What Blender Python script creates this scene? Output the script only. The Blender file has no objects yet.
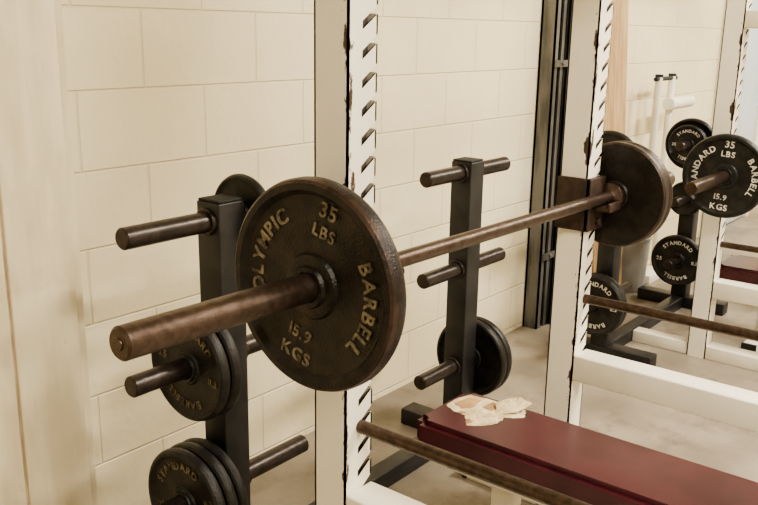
import bpy, bmesh, math, random
from mathutils import Vector, Matrix
random.seed(4)
S = bpy.context.scene
COL = S.collection
try: S.view_settings.look = 'AgX - Medium High Contrast'
except Exception: pass

# ------------------------------------------------------------ materials
def newmat(name):
    m = bpy.data.materials.new(name); m.use_nodes = True
    nt = m.node_tree; b = nt.nodes['Principled BSDF']
    return m, nt, b
def N(nt, t, **kw):
    n = nt.nodes.new(t)
    for k, v in kw.items():
        if k in n.inputs: n.inputs[k].default_value = v
        else: setattr(n, k, v)
    return n
def L(nt, a, b): nt.links.new(a, b)
def noise_mat(name, c1, c2, rough=0.5, metal=0.0, scale=20, lo=0.4, hi=0.6, bump=0.1, bscale=120, c3=None, s3=6, t3=(0.6, 0.66), detail=6, coat=0.0, stretch=None, bdist=0.002):
    m, nt, b = newmat(name)
    tc = N(nt, 'ShaderNodeTexCoord')
    src = tc.outputs['Object']
    if stretch:
        mp = N(nt, 'ShaderNodeMapping'); mp.inputs['Scale'].default_value = stretch
        L(nt, src, mp.inputs['Vector']); src = mp.outputs['Vector']
    n1 = N(nt, 'ShaderNodeTexNoise', Scale=scale, Detail=detail); L(nt, src, n1.inputs['Vector'])
    r = N(nt, 'ShaderNodeValToRGB'); r.color_ramp.elements[0].position = lo; r.color_ramp.elements[1].position = hi
    r.color_ramp.elements[0].color = (*c1, 1); r.color_ramp.elements[1].color = (*c2, 1)
    L(nt, n1.outputs['Fac'], r.inputs['Fac']); out = r.outputs['Color']
    if c3:
        n3 = N(nt, 'ShaderNodeTexNoise', Scale=s3, Detail=10, Roughness=0.7); L(nt, src, n3.inputs['Vector'])
        mr = N(nt, 'ShaderNodeMapRange'); mr.inputs['From Min'].default_value = t3[0]; mr.inputs['From Max'].default_value = t3[1]
        L(nt, n3.outputs['Fac'], mr.inputs['Value'])
        mx = N(nt, 'ShaderNodeMix', data_type='RGBA')
        L(nt, mr.outputs['Result'], mx.inputs[0]); L(nt, out, mx.inputs[6]); mx.inputs[7].default_value = (*c3, 1)
        out = mx.outputs[2]
    L(nt, out, b.inputs['Base Color'])
    b.inputs['Roughness'].default_value = rough; b.inputs['Metallic'].default_value = metal
    if coat: b.inputs['Coat Weight'].default_value = coat; b.inputs['Coat Roughness'].default_value = 0.2
    nb = N(nt, 'ShaderNodeTexNoise', Scale=bscale, Detail=4); L(nt, tc.outputs['Object'], nb.inputs['Vector'])
    bp = N(nt, 'ShaderNodeBump', Strength=bump, Distance=bdist); L(nt, nb.outputs['Fac'], bp.inputs['Height'])
    L(nt, bp.outputs['Normal'], b.inputs['Normal'])
    return m

M_WHITE = noise_mat('painted_steel_cream', (0.72, 0.67, 0.56), (0.80, 0.76, 0.65), rough=0.42, scale=5, c3=(0.06, 0.03, 0.018), s3=14, t3=(0.67, 0.70), bump=0.06)
M_BLACK = noise_mat('black_powder_steel', (0.009, 0.009, 0.010), (0.021, 0.020, 0.020), rough=0.42, scale=12, bump=0.25, bscale=350)
M_IRON = noise_mat('cast_iron_black', (0.008, 0.008, 0.008), (0.022, 0.020, 0.018), rough=0.38, metal=0.2, scale=30, bump=0.7, bscale=260, c3=(0.045, 0.032, 0.024), s3=20, t3=(0.57, 0.77))
M_IRONB = noise_mat('cast_iron_brown', (0.010, 0.008, 0.007), (0.023, 0.017, 0.013), rough=0.36, metal=0.3, scale=30, bump=0.7, bscale=240, c3=(0.055, 0.034, 0.023), s3=16, t3=(0.54, 0.80))
M_IRONE = noise_mat('cast_iron_worn_edge', (0.028, 0.019, 0.015), (0.065, 0.042, 0.030), rough=0.36, metal=0.5, scale=30, bump=0.6, bscale=220)
M_BAR = noise_mat('bar_steel_tarnished', (0.080, 0.056, 0.043), (0.112, 0.080, 0.063), rough=0.33, metal=0.8, scale=70, bump=0.3, bscale=500, c3=(0.050, 0.032, 0.023), s3=40, t3=(0.50, 0.72))
M_PEG = noise_mat('peg_steel_dark', (0.035, 0.028, 0.025), (0.055, 0.043, 0.036), rough=0.32, metal=0.6, scale=50, bump=0.2, bscale=300)
M_RUST = noise_mat('rusty_bracket', (0.030, 0.019, 0.014), (0.055, 0.033, 0.024), rough=0.5, metal=0.2, scale=30, bump=0.4, bscale=200)
M_GOLD = noise_mat('letter_paint_gold', (0.05, 0.040, 0.027), (0.26, 0.22, 0.145), rough=0.42, metal=0.2, scale=60, lo=0.36, hi=0.66)
M_LETW = noise_mat('letter_paint_white', (0.40, 0.38, 0.33), (0.75, 0.73, 0.66), rough=0.5, scale=60, lo=0.35, hi=0.6)
M_DARK = noise_mat('tube_tear_shade_dark', (0.025, 0.020, 0.016), (0.09, 0.07, 0.05), rough=0.7, scale=30)  # dark tone for shaded, rusty tube insides and the tear's painted shadow edge
M_VINYL = noise_mat('burgundy_vinyl', (0.048, 0.0085, 0.014), (0.066, 0.012, 0.019), rough=0.31, scale=8, bump=0.3, bscale=450, coat=0.2, bdist=0.001, c3=(0.078, 0.018, 0.024), s3=7, t3=(0.5, 0.7))
M_FOAM = noise_mat('exposed_foam', (0.52, 0.40, 0.23), (0.70, 0.59, 0.40), rough=0.9, scale=25, bump=0.9, bscale=70, c3=(0.26, 0.14, 0.06), s3=16, t3=(0.54, 0.62), bdist=0.006)
M_PLY = noise_mat('torn_backing_board', (0.30, 0.17, 0.08), (0.48, 0.30, 0.15), rough=0.8, scale=18)
M_WOOD = noise_mat('tan_plywood', (0.42, 0.27, 0.13), (0.56, 0.39, 0.21), rough=0.6, scale=6, stretch=(8, 8, 0.6))
M_WOODB = noise_mat('painted_gap_edge', (0.34, 0.26, 0.16), (0.50, 0.41, 0.27), rough=0.7, scale=20, stretch=(4, 4, 0.5))
M_GALV = noise_mat('dark_galvanised_steel', (0.10, 0.10, 0.095), (0.19, 0.185, 0.175), rough=0.42, metal=0.5, scale=6, stretch=(3, 3, 0.6))
M_GREY = noise_mat('grey_plastic', (0.30, 0.30, 0.29), (0.40, 0.40, 0.38), rough=0.5, scale=6)
M_RUBBER = noise_mat('black_rubber', (0.012, 0.012, 0.012), (0.02, 0.02, 0.02), rough=0.7, scale=20)
M_CEIL = noise_mat('ceiling_paint', (0.66, 0.62, 0.53), (0.72, 0.68, 0.59), rough=0.9, scale=3)
M_DOOR = noise_mat('door_pale_blue', (0.50, 0.58, 0.62), (0.56, 0.64, 0.68), rough=0.4, scale=3)
M_PIL = noise_mat('painted_pilaster', (0.58, 0.50, 0.34), (0.69, 0.61, 0.44), rough=0.55, scale=5, bump=0.5, bscale=14, c3=(0.40, 0.30, 0.18), s3=10, t3=(0.64, 0.72), stretch=(3, 3, 0.7), bdist=0.003)
M_FLOOR = noise_mat('concrete_floor', (0.205, 0.172, 0.130), (0.31, 0.266, 0.205), rough=0.5, scale=3.5, lo=0.35, hi=0.65, c3=(0.13, 0.10, 0.075), s3=5, t3=(0.52, 0.75), bump=0.2, bscale=60, detail=12)

def wall_mat(name, axis):
    m, nt, b = newmat(name)
    tc = N(nt, 'ShaderNodeTexCoord'); sp = N(nt, 'ShaderNodeSeparateXYZ'); L(nt, tc.outputs['Object'], sp.inputs[0])
    zz = N(nt, 'ShaderNodeMath', operation='SUBTRACT'); L(nt, sp.outputs['Z'], zz.inputs[0]); zz.inputs[1].default_value = 0.020
    cb = N(nt, 'ShaderNodeCombineXYZ')
    L(nt, sp.outputs[axis], cb.inputs[0]); L(nt, zz.outputs[0], cb.inputs[1])
    br = N(nt, 'ShaderNodeTexBrick'); br.offset = 0.5
    br.inputs['Scale'].default_value = 1; br.inputs['Brick Width'].default_value = 0.4064
    br.inputs['Row Height'].default_value = 0.2032; br.inputs['Mortar Size'].default_value = 0.0045
    br.inputs['Mortar Smooth'].default_value = 0.8; br.inputs['Bias'].default_value = 0
    L(nt, cb.outputs[0], br.inputs['Vector'])
    n1 = N(nt, 'ShaderNodeTexNoise', Scale=2.0, Detail=10, Roughness=0.6); L(nt, tc.outputs['Object'], n1.inputs['Vector'])
    r = N(nt, 'ShaderNodeValToRGB'); r.color_ramp.elements[0].position = 0.3; r.color_ramp.elements[1].position = 0.7
    r.color_ramp.elements[0].color = (0.71, 0.625, 0.44, 1); r.color_ramp.elements[1].color = (0.79, 0.715, 0.52, 1)
    L(nt, n1.outputs['Fac'], r.inputs['Fac'])
    n3 = N(nt, 'ShaderNodeTexNoise', Scale=9, Detail=12, Roughness=0.78); L(nt, tc.outputs['Object'], n3.inputs['Vector'])
    mr = N(nt, 'ShaderNodeMapRange'); mr.inputs['From Min'].default_value = 0.66; mr.inputs['From Max'].default_value = 0.76
    L(nt, n3.outputs['Fac'], mr.inputs['Value'])
    mx = N(nt, 'ShaderNodeMix', data_type='RGBA'); L(nt, mr.outputs['Result'], mx.inputs[0]); L(nt, r.outputs['Color'], mx.inputs[6]); mx.inputs[7].default_value = (0.36, 0.28, 0.18, 1)
    ml = N(nt, 'ShaderNodeMath', operation='MULTIPLY'); L(nt, br.outputs['Fac'], ml.inputs[0]); L(nt, n1.outputs['Fac'], ml.inputs[1])
    ml2 = N(nt, 'ShaderNodeMath', operation='MULTIPLY'); L(nt, ml.outputs[0], ml2.inputs[0]); ml2.inputs[1].default_value = 0.42
    mx2 = N(nt, 'ShaderNodeMix', data_type='RGBA'); L(nt, ml2.outputs[0], mx2.inputs[0]); L(nt, mx.outputs[2], mx2.inputs[6]); mx2.inputs[7].default_value = (0.45, 0.36, 0.22, 1)
    L(nt, mx2.outputs[2], b.inputs['Base Color']); b.inputs['Roughness'].default_value = 0.38
    nb = N(nt, 'ShaderNodeTexNoise', Scale=40, Detail=3); L(nt, tc.outputs['Object'], nb.inputs['Vector'])
    nbs = N(nt, 'ShaderNodeMath', operation='MULTIPLY'); L(nt, nb.outputs['Fac'], nbs.inputs[0]); nbs.inputs[1].default_value = 0.5
    s = N(nt, 'ShaderNodeMath', operation='MULTIPLY_ADD'); L(nt, br.outputs['Fac'], s.inputs[0]); s.inputs[1].default_value = -0.9; L(nt, nbs.outputs[0], s.inputs[2])
    bp = N(nt, 'ShaderNodeBump', Strength=0.7, Distance=0.004); L(nt, s.outputs[0], bp.inputs['Height']); L(nt, bp.outputs['Normal'], b.inputs['Normal'])
    return m
M_WALLX = wall_mat('painted_cinder_block_a', 'X')
M_WALLY = wall_mat('painted_cinder_block_b', 'Y')

def upright_mat():
    m, nt, b = newmat('upright_paint_chipped')
    tc = N(nt, 'ShaderNodeTexCoord'); sp = N(nt, 'ShaderNodeSeparateXYZ'); L(nt, tc.outputs['Object'], sp.inputs[0])
    n1 = N(nt, 'ShaderNodeTexNoise', Scale=5, Detail=6); L(nt, tc.outputs['Object'], n1.inputs['Vector'])
    r = N(nt, 'ShaderNodeValToRGB'); r.color_ramp.elements[0].color = (0.73, 0.68, 0.57, 1); r.color_ramp.elements[1].color = (0.82, 0.78, 0.68, 1)
    L(nt, n1.outputs['Fac'], r.inputs['Fac'])
    ax = N(nt, 'ShaderNodeMath', operation='ABSOLUTE'); L(nt, sp.outputs['X'], ax.inputs[0])
    ay = N(nt, 'ShaderNodeMath', operation='ABSOLUTE'); L(nt, sp.outputs['Y'], ay.inputs[0])
    ad = N(nt, 'ShaderNodeMath', operation='ADD'); L(nt, ax.outputs[0], ad.inputs[0]); L(nt, ay.outputs[0], ad.inputs[1])
    mr = N(nt, 'ShaderNodeMapRange'); mr.inputs['From Min'].default_value = 0.0; mr.inputs['From Max'].default_value = 0.026
    mr.inputs['To Min'].default_value = 0.21; mr.inputs['To Max'].default_value = 0.0
    L(nt, ad.outputs[0], mr.inputs['Value'])
    mp = N(nt, 'ShaderNodeMapping'); mp.inputs['Scale'].default_value = (1, 1, 0.35); L(nt, tc.outputs['Object'], mp.inputs['Vector'])
    n3 = N(nt, 'ShaderNodeTexNoise', Scale=22, Detail=10, Roughness=0.7); L(nt, mp.outputs[0], n3.inputs['Vector'])
    s = N(nt, 'ShaderNodeMath', operation='ADD'); L(nt, n3.outputs['Fac'], s.inputs[0]); L(nt, mr.outputs['Result'], s.inputs[1])
    m2 = N(nt, 'ShaderNodeMapRange'); m2.inputs['From Min'].default_value = 0.685; m2.inputs['From Max'].default_value = 0.705
    L(nt, s.outputs[0], m2.inputs['Value'])
    mx = N(nt, 'ShaderNodeMix', data_type='RGBA'); L(nt, m2.outputs['Result'], mx.inputs[0]); L(nt, r.outputs['Color'], mx.inputs[6]); mx.inputs[7].default_value = (0.06, 0.034, 0.02, 1)
    L(nt, mx.outputs[2], b.inputs['Base Color']); b.inputs['Roughness'].default_value = 0.42
    return m
M_UP = upright_mat()

# ------------------------------------------------------------ mesh helpers
class Part:
    def __init__(s, name, mats):
        s.name = name; s.mats = mats; s.bm = bmesh.new()
    def box(s, x0, x1, y0, y1, z0, z1, mi=0, bev=0.0):
        v = [s.bm.verts.new(p) for p in ((x0,y0,z0),(x1,y0,z0),(x1,y1,z0),(x0,y1,z0),(x0,y0,z1),(x1,y0,z1),(x1,y1,z1),(x0,y1,z1))]
        fs = [s.bm.faces.new([v[i] for i in q]) for q in ((0,3,2,1),(4,5,6,7),(0,1,5,4),(1,2,6,5),(2,3,7,6),(3,0,4,7))]
        for f in fs: f.material_index = mi
        if bev:
            es = set(e for f in fs for e in f.edges)
            r = bmesh.ops.bevel(s.bm, geom=list(es), offset=bev, segments=3, profile=0.5, affect='EDGES')
            for f in r['faces']: f.material_index = mi
    def lathe(s, prof, M, seg=48, mi=0, closed=False, mis=None):
        rings = []
        for r, h in prof:
            if r < 1e-6: rings.append([s.bm.verts.new(M @ Vector((0, 0, h)))])
            else: rings.append([s.bm.verts.new(M @ Vector((r*math.cos(2*math.pi*i/seg), r*math.sin(2*math.pi*i/seg), h))) for i in range(seg)])
        idx = list(range(len(rings)))
        pairs = list(zip(idx, idx[1:]))
        if closed: pairs.append((idx[-1], 0))
        for a, b in pairs:
            A, B = rings[a], rings[b]
            for i in range(seg):
                j = (i+1) % seg
                if len(A) == 1 and len(B) == 1: continue
                if len(A) == 1: f = s.bm.faces.new((A[0], B[j], B[i]))
                elif len(B) == 1: f = s.bm.faces.new((A[i], A[j], B[0]))
                else: f = s.bm.faces.new((A[i], A[j], B[j], B[i]))
                f.material_index = mis(prof[a], prof[b]) if mis else mi
    def cyl(s, p0, p1, r, mi=0, seg=32, bev=0.002):
        p0, p1 = Vector(p0), Vector(p1); d = p1-p0; h = d.length
        M = Matrix.Translation(p0) @ d.to_track_quat('Z', 'Y').to_matrix().to_4x4()
        b = min(bev, r*0.4, h*0.4)
        s.lathe([(0, 0), (r-b, 0), (r, b), (r, h-b), (r-b, h), (0, h)], M, seg, mi)
    def done(s, parent=None, loc=(0, 0, 0), angle=35):
        bmesh.ops.recalc_face_normals(s.bm, faces=s.bm.faces)
        me = bpy.data.meshes.new(s.name); s.bm.to_mesh(me); s.bm.free()
        for m in s.mats: me.materials.append(m)
        me.polygons.foreach_set('use_smooth', [True]*len(me.polygons))
        me.set_sharp_from_angle(angle=math.radians(angle))
        ob = bpy.data.objects.new(s.name, me); COL.objects.link(ob)
        ob.location = Vector(loc)
        if parent: ob.parent = parent
        return ob
def empty(name, loc=(0, 0, 0)):
    e = bpy.data.objects.new(name, None); e.location = loc; e.empty_display_size = 0.1; COL.objects.link(e); return e

# letters
_cache = {}
def letter(ch):
    if ch in _cache: return _cache[ch]
    cu = bpy.data.curves.new('t', 'FONT'); cu.body = ch; cu.size = 1.0; cu.extrude = 0.07; cu.resolution_u = 3; cu.offset = 0.018
    cu.align_x = 'CENTER'
    ob = bpy.data.objects.new('t', cu); COL.objects.link(ob)
    dg = bpy.context.evaluated_depsgraph_get(); dg.update()
    me = bpy.data.meshes.new_from_object(ob.evaluated_get(dg))
    vs = [v.co.copy() for v in me.vertices]; fs = [tuple(p.vertices) for p in me.polygons]
    xs = [v.x for v in vs] or [0, 0.3]
    bpy.data.objects.remove(ob); bpy.data.curves.remove(cu); bpy.data.meshes.remove(me)
    _cache[ch] = (vs, fs, max(xs)-min(xs), (max(xs)+min(xs))/2)
    return _cache[ch]
def arc_text(P, txt, r, theta, size, face_x, mi):
    ws = [(letter(c)[2] if c != ' ' else 0.3)*size+size*0.16 for c in txt]
    a = theta-(sum(ws)/r)/2
    for c, w in zip(txt, ws):
        th = a+(w/r)/2; a += w/r
        if c != ' ': put(P, c, r*math.sin(th), r*math.cos(th), th, size, face_x, mi)
def line_text(P, txt, u, v, rot, size, face_x, mi):
    ws = [(letter(c)[2] if c != ' ' else 0.3)*size+size*0.14 for c in txt]
    a = -sum(ws)/2
    for c, w in zip(txt, ws):
        o = a+w/2; a += w
        if c != ' ': put(P, c, u+o*math.cos(rot), v-o*math.sin(rot), rot, size, face_x, mi)
def put(P, c, u0, v0, th, size, face_x, mi):
    vs, fs, w, cx = letter(c)
    nv = []
    for p in vs:
        a = (p.x-cx)*size; b = (p.y-0.35)*size
        u = u0+a*math.cos(th)+b*math.sin(th); v = v0-a*math.sin(th)+b*math.cos(th)
        nv.append(P.bm.verts.new((face_x-0.0006-p.z*size*1.0, -u, v)))
    for f in fs:
        try:
            q = P.bm.faces.new([nv[i] for i in f]); q.material_index = mi
        except ValueError: pass

MX = Matrix.Rotation(math.radians(90), 4, 'Y')   # local Z -> +X
def plate(R, t, loc, mat=M_IRON, lmat=M_GOLD, texts=(), rot=0.0, hole=0.0265, tilt=0.0, dish=False):
    P = Part('weight_plate', [mat, lmat, M_IRONE])
    h = t/2; web = h*0.38; hub = R*0.30
    rim = R*0.12
    if dish:
        front = [(hole, -h*0.9), (hub*0.8, -h*0.9), (hub*0.9, -h*0.6), (R*0.62, -h*0.5), (R*0.80, -h*0.95), (R-0.005, -h), (R, -h+0.005)]
    else:
        front = [(hole, -h*1.15), (hole+R*.045, -h*1.15), (hole+R*.06, -h*0.80), (hub-.007, -h*0.80), (hub-.001, -h*0.70), (hub+0.003, -web*1.0),
                 (R-rim-0.012, -web), (R-rim-.006, -web*1.25), (R-rim, -h+0.003), (R-rim+0.003, -h), (R-0.008, -h), (R-0.003, -h+0.004), (R, -h+0.012)]
    back = [(r, -x) for r, x in reversed(front)]
    worn = (mat is M_IRONB)
    P.lathe(front+back, MX, 96, 0, closed=True, mis=(lambda a, b: 2 if (min(a[0], b[0]) > R-.009 and abs(a[0]-b[0]) > 1e-4) else 0) if worn else None)
    for tx in texts:
        kind, s, th, r, size = tx
        if kind == 'arc': arc_text(P, s, r*R, th+rot, size*R, -web, 1)
        else: line_text(P, s, r*R*math.sin(th+rot), r*R*math.cos(th+rot), rot, size*R, -web, 1)
    ob = P.done(loc=loc, angle=30)
    ob.rotation_euler = (0, tilt, 0)
    return ob
D = math.radians

# ------------------------------------------------------------ room
def roombox(name, x0, x1, y0, y1, z0, z1, mat):
    P = Part(name, [mat]); P.box(x0, x1, y0, y1, z0, z1); return P.done()
WY = 1.93; XL = -3.0; XR = 10.0; YF = -4.5; H = 3.2
roombox('floor', XL-.15, XR+.15, YF-.15, WY+.15, -0.1, 0.0, M_FLOOR)
roombox('ceiling', XL-.15, XR+.15, YF-.15, WY+.15, H, H+.1, M_CEIL)
roombox('wall_back', XL-.15, XR+.15, WY, WY+.15, 0, H, M_WALLX)
roombox('wall_front', XL-.15, XR+.15, YF-.15, YF, 0, H, M_WALLX)
roombox('wall_left', XL-.15, XL, YF, WY, 0, H, M_WALLY)
roombox('wall_right', XR, XR+.15, YF, WY, 0, H, M_WALLY)
P = Part('wall_pilaster', [M_PIL]); P.box(0.936, 1.10, 1.80, WY, 0, H, bev=0.004); P.box(0.40, 0.930, 1.803, WY, 0, H, bev=0.004); P.done()
P = Part('trim_1', [M_PIL]); P.box(1.10, 1.155, 1.86, WY, 0, H, bev=0.003); P.done()
P = Part('trim_2', [M_WOODB]); P.box(0.930, 0.936, 1.808, WY, 0, H); P.done()
# door far down the back wall
P = Part('door_1', [M_DOOR, M_WHITE, M_BAR])
DY = WY-.001
P.box(6.20, 7.10, DY-.03, DY, 0.01, 2.03, 0, 0.002)
P.box(6.12, 6.20, DY-.045, DY, 0, 2.11, 1); P.box(7.10, 7.18, DY-.045, DY, 0, 2.11, 1); P.box(6.20, 7.10, DY-.045, DY, 2.03, 2.11, 1)
P.cyl((6.27, DY-.03, 1.0), (6.27, DY-.09, 1.0), 0.012, 2); P.cyl((6.27, DY-.085, 1.0), (6.39, DY-.085, 1.0), 0.01, 2)
P.done()

# steel channel column standing at the wall
P = Part('steel_channel_column', [M_GALV])
def chan(x0, x1, y0, y1):
    P.box(x0, x0+.008, y0, y1, 0, H-.001); P.box(x1-.008, x1, y0, y1, 0, H-.001); P.box(x0, x1, y1-.008, y1, 0, H-.001)
    P.box(x0, x0+.035, y0, y0+.008, 0, H-.001); P.box(x1-.035, x1, y0, y0+.008, 0, H-.001)
chan(3.58, 3.68, 1.85, 1.925); chan(3.69, 3.79, 1.84, 1.925)
for z in (0.35, 1.25, 2.2):
    P.box(3.57, 3.80, 1.83, 1.84, z, z+.03, 0); P.cyl((3.63, 1.83, z+.015), (3.63, 1.822, z+.015), .008, 0); P.cyl((3.74, 1.83, z+.015), (3.74, 1.822, z+.015), .008, 0)
P.done()

# wooden boards leaning at the wall
for k, (x, w, y, hh) in enumerate(((3.94, 0.30, 1.72, 2.35), (4.16, 0.22, 1.76, 2.2))):
    P = Part('plywood_board', [M_WOOD]); P.box(0, w, 0, 0.018, 0, hh, bev=0.002)
    o = P.done(loc=(x, y, 0)); o.rotation_euler = (-math.atan2(WY-0.025-y, hh), 0, 0)
    o.location.z = 0.002

# ------------------------------------------------------------ racks
def upright(parent, name, x, y, h, ts=0.08):
    P = Part(name, [M_UP, M_DARK, M_BAR])
    w = 0.004
    P.box(0, w, 0, ts, 0, h)
    P.box(0, ts, ts-w, ts, 0, h)
    P.box(ts-w-.006, ts-.006, 0.030, ts, 0, h)
    P.box(0, 0.038, 0, w, 0, h)
    P.box(w+.002, ts-w-.014, w+.004, ts-w-.002, 0.01, h-.01, 1)  # solid dark liner: rusty tube inside with its shade put into the colour
    z = 0.50; p = 0.0508; th = 0.036; rise = 0.028
    P.box(0.038, ts, 0, w, 0, z-0.01); P.box(ts-w, ts, 0, 0.03, 0, z-.01)
    while z < h-0.10:
        vs = [(0.038, z), (ts, z+rise), (ts, z+rise+th), (0.038, z+th)]
        f = [P.bm.verts.new((a, 0, b)) for a, b in vs]; g = [P.bm.verts.new((a, w, b)) for a, b in vs]
        P.bm.faces.new(f); P.bm.faces.new(g[::-1])
        for i in range(4):
            q = P.bm.faces.new((f[i], g[i], g[(i+1) % 4], f[(i+1) % 4])); q.material_index = 2 if i == 2 else 0
        a = [P.bm.verts.new(c) for c in ((ts, 0, z+rise), (ts, 0, z+rise+th), (ts, .03, z+rise+th), (ts, .03, z+rise))]
        b = [P.bm.verts.new((c.co.x-w, c.co.y, c.co.z)) for c in a]
        P.bm.faces.new(a); P.bm.faces.new(b[::-1])
        for i in range(4):
            q = P.bm.faces.new((a[i], b[i], b[(i+1) % 4], a[(i+1) % 4])); q.material_index = 2 if i == 1 else 0
        z += p
    P.box(0.038, ts, 0, w, z+rise, h); P.box(ts-w, ts, 0, .03, z+rise, h)
    P.box(0, ts, 0, ts, h-.004, h)
    o = P.done(parent=parent); o.location = (x, y, 0); return o

def rack(x0, x1, yb, yf, h, railz, safez, hookz, sidebeam=None):
    R = empty('power_rack'); ts = 0.08
    for i, (x, y) in enumerate(((x0, yb), (x1, yb), (x0, yf), (x1, yf))): upright(R, 'upright_%d' % (i+1), x, y, h)
    for i, x in enumerate((x0, x1)):
        P = Part('side_frame_%d' % (i+1), [M_WHITE, M_RUBBER])
        P.box(x, x+ts, yf+ts, yb, railz, railz+.075, bev=0.004)
        P.box(x, x+ts, yf+ts, yb, h-.075, h, bev=0.004)
        P.box(x, x+ts, yf+ts, yb, 0, .06, bev=0.004)
        if sidebeam: P.box(x, x+ts, yf+ts, yb, sidebeam, sidebeam+.07, bev=0.004)
        P.box(x+.005, x+ts-.005, yb+ts, yb+ts+.26, 0.0, .055, bev=0.004)
        P.box(x+.003, x+ts-.003, yb+ts+.26, yb+ts+.275, 0.0, .058, 1)
        P.done(parent=R)
        Q = Part('safety_bar_%d' % (i+1), [M_BAR])
        Q.cyl((x+.045, yf-.1, safez[i]), (x+.045, yb+.03, safez[i]), .0135); Q.done(parent=R)
        J = Part('bar_hook_%d' % (i+1), [M_RUST]); z = hookz[i]; e = .010 if i else .006
        t = .055; bt = -.090 if i else -.04
        J.box(x-e, x, yb-.016, yb+ts+.002, z+bt, z+t, bev=0.003)
        J.box(x-e, x+ts+.003, yb-.018, yb-.002, z+bt, z+t, bev=0.003)
        J.box(x+.01, x+ts+.003, yb-.062, yb-.01, z-.033, z-.019, bev=0.003)
        J.box(x+.01, x+ts+.003, yb-.068, yb-.058, z-.033, z-.008, bev=0.003)
        J.cyl((x+ts*.5, yb-.01, z-.065), (x+ts*.5, yb-.030, z-.065), .010)
        if not i: J.cyl((x+ts*.5, yb-.03, z-.026), (x+ts+.045, yb-.03, z-.026), .011)
        J.done(parent=R)
    P = Part('top_crossbar', [M_WHITE])
    P.box(x0+ts, x1, yb+.01, yb+ts-.01, h-.075, h-.01, bev=.004); P.box(x0+ts, x1, yf+.01, yf+ts-.01, h-.075, h-.01, bev=.004); P.done(parent=R)
    return R
CZ = 1.40
rack(1.150, 2.142, 0.985, 0.10, 2.15, 0.437, (0.645, 0.672), (0.978, 0.966))
rack(3.73, 4.78, 1.09, 0.10, 2.15, 0.285, (0.52, 0.52), (0.84, 0.84), sidebeam=1.43)

# ------------------------------------------------------------ barbells
INN = 1.190
def barbell(loc, tilt, shaft_r=0.0160, sl=0.415, inner=INN):
    B = empty('barbell', loc); B.rotation_euler = (0, tilt, 0)
    P = Part('bar', [M_BAR]); s = 0.0250
    tot = 2*sl+inner
    prof = [(0, 0), (0.009, 0), (0.0095, 0.002), (s-.004, 0.002), (s, .006), (s, sl), (0.036, sl+.002), (0.038, sl+.005), (0.038, sl+.022), (0.036, sl+.025), (.022, sl+.03), (shaft_r, sl+.034)]
    prof += [(r, tot-h) for r, h in reversed(prof)]
    P.lathe(prof, MX, 48); P.done(parent=B)
    return B
tl = math.atan2(0.018, 1.7)
B1 = barbell((0.635, 0.950, 0.983), tl)
def onbar(B, x): return (B.location.x+x*math.cos(B.rotation_euler[1]), B.location.y, B.location.z-x*math.sin(B.rotation_euler[1]))
big = [('arc', 'OLYMPIC', D(-82), 0.70, 0.20), ('arc', 'BARBELL', D(84), 0.70, 0.20),
       ('up', '35', D(0), 0.75, 0.20), ('up', 'LBS', D(0), 0.54, 0.16),
       ('dn', '15.9', D(180), 0.50, 0.17), ('dn', 'KGS', D(180), 0.72, 0.18)]
std = [('arc', 'STANDARD', D(-78), 0.70, 0.20), ('arc', 'BARBELL', D(84), 0.70, 0.20),
       ('up', '35', D(0), 0.76, 0.22), ('up', 'LBS', D(0), 0.53, 0.19),
       ('dn', '15.9', D(180), 0.50, 0.18), ('dn', 'KGS', D(180), 0.74, 0.20)]
s25 = [('arc', 'STANDARD', D(0), 0.70, 0.20), ('arc', 'BARBELL', D(180), 0.70, 0.20), ('up', '25', D(-90), 0.68, 0.2), ('up', '11.3', D(90), 0.68, 0.17)]
plate(0.1845, 0.040, onbar(B1, 0.392), mat=M_IRONB, texts=big, rot=D(16), tilt=tl)
plate(0.146, 0.032, onbar(B1, 0.415*1+INN+.02), mat=M_IRONB, tilt=tl, dish=True)
plate(0.147, 0.030, onbar(B1, 0.415*1+INN+.052), mat=M_IRONB, tilt=tl)
# second rack bar
B2 = barbell((3.20, 1.055, 0.845), 0.0)
plate(0.172, 0.036, onbar(B2, 0.394), texts=std, lmat=M_LETW, rot=D(4))
plate(0.172, 0.036, onbar(B2, 0.415+INN+.022), texts=std, lmat=M_LETW)

# ------------------------------------------------------------ plate trees
def tree(x1, x2, y, h, pegs, ps=0.078, plen=(0.235, 0.20), pr=0.0245):
    R = empty('weight_plate_rack')
    for i, x in enumerate((x1, x2)):
        P = Part('post_%d' % (i+1), [M_BLACK, M_RUBBER])
        hh = h-.02*i
        P.box(x, x+ps, y-ps/2, y+ps/2, 0.06, hh, bev=.004)
        P.box(x+.003, x+ps-.003, y-ps/2+.003, y+ps/2-.003, hh, hh+.006, 1, bev=.002)
        P.box(x, x+ps, y-.24, y+.22, 0, .06, bev=.004)
        P.done(parent=R)
        for k, z in enumerate(pegs):
            Q = Part('peg_%d_%d' % (i+1, k+1), [M_PEG])
            zz = z-.010*i*(k == 0)
            Q.cyl((x-plen[i], y, zz), (x+ps+plen[i], y, zz), pr, bev=.004)
            Q.cyl((x-.012, y, zz), (x, y, zz), pr+.008); Q.cyl((x+ps, y, zz), (x+ps+.012, y, zz), pr+.008)
            Q.done(parent=R)
    P = Part('base_bar', [M_BLACK]); P.box(x1+ps, x2, y-.03, y+.03, 0.0, .06, bev=.004); P.done(parent=R)
    return R
TY = 1.51; pegs = (0.965, 0.63, 0.285)
tree(1.270, 2.330, TY, 1.010, pegs)
dz = -0.0015
plate(0.100, 0.026, (1.378, TY, pegs[0]+dz))
plate(0.132, 0.030, (1.200, TY, pegs[1]+dz), texts=s25, rot=D(10)); plate(0.134, 0.030, (1.234, TY, pegs[1]+dz), texts=s25)
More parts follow.
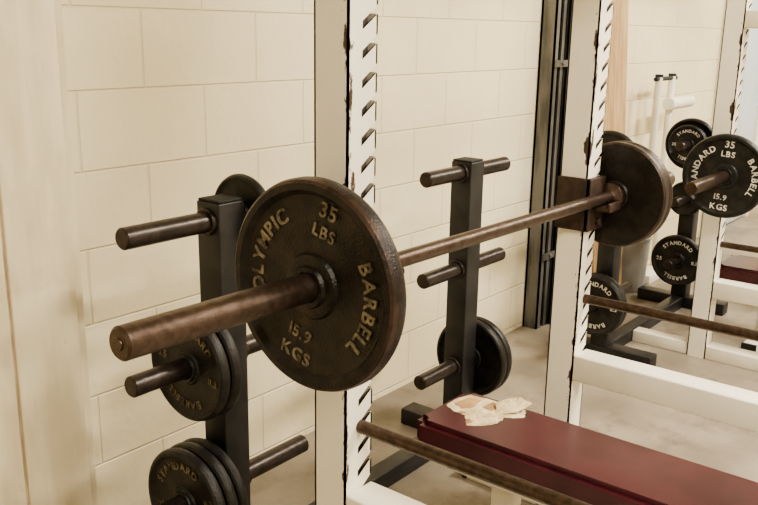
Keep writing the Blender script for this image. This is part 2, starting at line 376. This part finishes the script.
plate(0.138, 0.030, (1.175, TY, pegs[2]+dz), texts=s25, rot=D(-20)); plate(0.140, 0.030, (1.209, TY, pegs[2]+dz)); plate(0.140, 0.026, (1.241, TY, pegs[2]+dz))
plate(0.142, 0.032, (2.442, TY, pegs[2]+dz)); plate(0.142, 0.032, (2.477, TY, pegs[2]+dz))
T2 = 1.46; pegs2 = (0.88, 0.59, 0.27)
tree(3.42, 4.40, T2, 0.96, pegs2, plen=(.2, .2))
plate(0.135, 0.03, (3.34, T2, pegs2[2]+dz), texts=s25, lmat=M_LETW); plate(0.135, 0.03, (3.374, T2, pegs2[2]+dz))
plate(0.135, 0.03, (3.375, T2, pegs2[0]+dz))
plate(0.100, 0.03, (4.31, T2, pegs2[0]-.01+dz), texts=s25, lmat=M_LETW); plate(0.130, 0.03, (4.353, T2, pegs2[0]-.01+dz))
plate(0.135, 0.03, (4.33, T2, pegs2[2]+dz), texts=s25, lmat=M_LETW)
plate(0.09, 0.026, (4.36, T2, pegs2[1]+dz))

# ------------------------------------------------------------ benches
def bench(x0, x1, yh, ln, zt, torn, th=0.066):
    R = empty('weight_bench')
    P = Part('pad', [M_VINYL]); P.box(x0, x1, yh-ln, yh, zt-th, zt)
    bmesh.ops.bevel(P.bm, geom=[e for e in P.bm.edges if abs(e.verts[0].co.z-e.verts[1].co.z) > .01], offset=.022, segments=5, affect='EDGES')
    P.bm.normal_update()
    bmesh.ops.bevel(P.bm, geom=[e for e in P.bm.edges if e.verts[0].co.z > zt-.001 and e.verts[1].co.z > zt-.001 and len(e.link_faces) == 2 and abs(e.link_faces[0].normal.z-e.link_faces[1].normal.z) > .5], offset=.014, segments=4, affect='EDGES')
    P.done(parent=R)
    P = Part('pad_seam', [M_VINYL])
    P.box(x0-.003, x1+.003, yh-ln-.003, yh+.003, zt-th-.004, zt-th+.004, bev=.003); P.done(parent=R)
    cx = (x0+x1)/2
    P = Part('frame', [M_WHITE, M_RUBBER])
    zb = zt-th-.004
    P.box(x0+.008, x1-.008, yh-ln+.05, yh-.16, zb-.045, zb-.001, 0, .003)
    P.box(cx-.035, cx+.035, yh-ln+.05, yh-.05, zb-.10, zb-.045, 0, .004)
    for y in (yh-.22, yh-ln+.16):
        P.box(cx-.03, cx+.03, y-.03, y+.03, .05, zb-.09, 0, .004)
        P.box(cx-.22, cx+.22, y-.03, y+.03, 0.0, .05, 0, .004)
        P.box(cx-.23, cx-.22, y-.032, y+.032, 0, .053, 1); P.box(cx+.22, cx+.23, y-.032, y+.032, 0, .053, 1)
    P.box(cx-.022, cx+.022, yh-ln+.16, yh-.22, .10, .14, 0, .004)
    P.done(parent=R)
    if torn:
        # ragged tear: shadow edge of the split painted dark, exposed foam, lifted shards of backing
        P = Part('torn_foam', [M_FOAM, M_PLY, M_DARK])
        def rag(pts, z, hgt, mi, sub=5, jag=.003, lift=None, grow=1.0):
            n = len(pts); out = []
            for i in range(n):
                a = Vector(pts[i]); b = Vector(pts[(i+1) % n])
                for k in range(sub):
                    p = a.lerp(b, k/sub); out.append(Vector((p.x+random.uniform(-jag, jag), p.y+random.uniform(-jag, jag))))
            c = sum(out, Vector((0, 0)))/len(out); N_ = len(out)
            out = [c.lerp(p, grow) for p in out]
            cv = P.bm.verts.new((c.x, c.y, z+hgt+(lift(c) if lift else 0))); rings = []
            for f, hh in ((.3, 1), (.6, .95), (.9, .9), (1.0, .0)):
                ring = []
                for p in out:
                    q = c.lerp(p, f); zz = z+hgt*hh*random.uniform(.85, 1.1)
                    if lift: zz += lift(q)
                    ring.append(P.bm.verts.new((q.x, q.y, zz)))
                rings.append(ring)
            for i in range(N_):
                j = (i+1) % N_
                P.bm.faces.new((cv, rings[0][i], rings[0][j])).material_index = mi
                for A, B in zip(rings, rings[1:]): P.bm.faces.new((A[i], B[i], B[j], A[j])).material_index = mi
        X = lambda a, b: (x0+a, yh-b)
        main = [X(.125, .022), X(.17, .022), X(.222, .035), X(.232, .10), X(.228, .16), X(.235, .205), X(.19, .225), X(.155, .185), X(.115, .19), (x0+.075, yh-.165), X(.055, .135), X(.10, .10), X(.105, .06)]
        rag(main, zt-.0005, .0010, 2, grow=1.09, jag=.003)
        rag(main, zt+.0005, .0012, 0, jag=.003)
        rag([X(.14, .035), X(.205, .045), X(.21, .085), X(.15, .09), X(.125, .07)], zt+.0012, .0012, 1, sub=4)
        rag([X(.17, .105), X(.222, .11), X(.21, .145), X(.165, .14)], zt+.0012, .0012, 1, sub=4)
        rag([X(.16, .155), X(.205, .13), X(.245, .175), X(.235, .222), X(.19, .205)], zt+.002, .002, 0, sub=4, lift=lambda q: max(0, (q.x-x0-.17))*.35)
        P.done(parent=R, angle=40)
    return R
bench(1.690, 1.945, 1.215, 1.19, 0.413, True)
bench(4.00, 4.27, 1.175, 1.0, 0.368, False, th=.095)

# ------------------------------------------------------------ background things
R = empty('barbell_storage_stand')
P = Part('frame', [M_WHITE, M_RUBBER])
for x in (4.76, 4.96):
    P.cyl((x, 1.81, .05), (x, 1.81, 1.17), .020); P.cyl((x, 1.81, 1.17), (x, 1.81, 1.185), .022, 1)
P.box(4.70, 5.04, 1.73, 1.89, 0, .05, 0, .004); P.cyl((4.71, 1.81, 1.16), (5.02, 1.81, 1.16), .012, 1)
P.box(4.76, 4.96, 1.795, 1.825, .55, .60, 0, .003); P.cyl((4.86, 1.78, 1.02), (5.20, 1.78, 1.02), .035, 0)
P.done(parent=R)
P = Part('trash_bin', [M_GREY])
P.lathe([(0, 0), (.080, 0), (.085, .005), (.10, .29), (.106, .295), (.106, .31), (.097, .31), (.095, .29), (.079, .012), (0, .012)], Matrix.Translation((4.55, 1.795, 0.0)), 40)
P.done()

# ------------------------------------------------------------ lamps
def em(name, col, st):
    m, nt, b = newmat(name); b.inputs['Emission Color'].default_value = (*col, 1); b.inputs['Emission Strength'].default_value = st
    b.inputs['Base Color'].default_value = (.8, .8, .8, 1); return m
M_TUBE = em('fluorescent_tube', (1, .93, .82), 8)
def fixture(x, y, power, col=(1, .935, .82)):
    R = empty('ceiling_light_fixture')
    P = Part('housing', [M_WHITE, M_TUBE]); P.box(x-.62, x+.62, y-.12, y+.12, H-.06, H, 0, .004)
    P.cyl((x-.58, y-.05, H-.08), (x+.58, y-.05, H-.08), .013, 1); P.cyl((x-.58, y+.05, H-.08), (x+.58, y+.05, H-.08), .013, 1); P.done(parent=R)
    la = bpy.data.lights.new('lamp', 'AREA'); la.shape = 'RECTANGLE'; la.size = 1.2; la.size_y = .3; la.energy = power; la.color = col
    o = bpy.data.objects.new('lamp', la); COL.objects.link(o); o.location = (x, y, H-.11); o.parent = R
fixture(0.6, -1.4, 165); fixture(3.4, -0.6, 195); fixture(6.2, -0.4, 165); fixture(3.4, -3.0, 110); fixture(-1.4, -1.0, 25); fixture(8.4, 0.2, 100)
w = bpy.data.worlds.new('world'); S.world = w; w.use_nodes = True
w.node_tree.nodes['Background'].inputs[0].default_value = (1, .95, .88, 1); w.node_tree.nodes['Background'].inputs[1].default_value = 0.3

# ------------------------------------------------------------ camera
cd = bpy.data.cameras.new('camera'); cam = bpy.data.objects.new('camera', cd); COL.objects.link(cam)
cd.sensor_width = 36; cd.lens = 859/758*36; cd.clip_start = .02
r = Vector((.6238, -.7813, .0165)).normalized(); f = Vector((.7590, .6008, -.2512)).normalized(); u = r.cross(f).normalized(); r = f.cross(u)
M = Matrix((( r.x, u.x, -f.x, 0), (r.y, u.y, -f.y, 0), (r.z, u.z, -f.z, CZ), (0, 0, 0, 1)))
cam.matrix_world = M
S.camera = cam
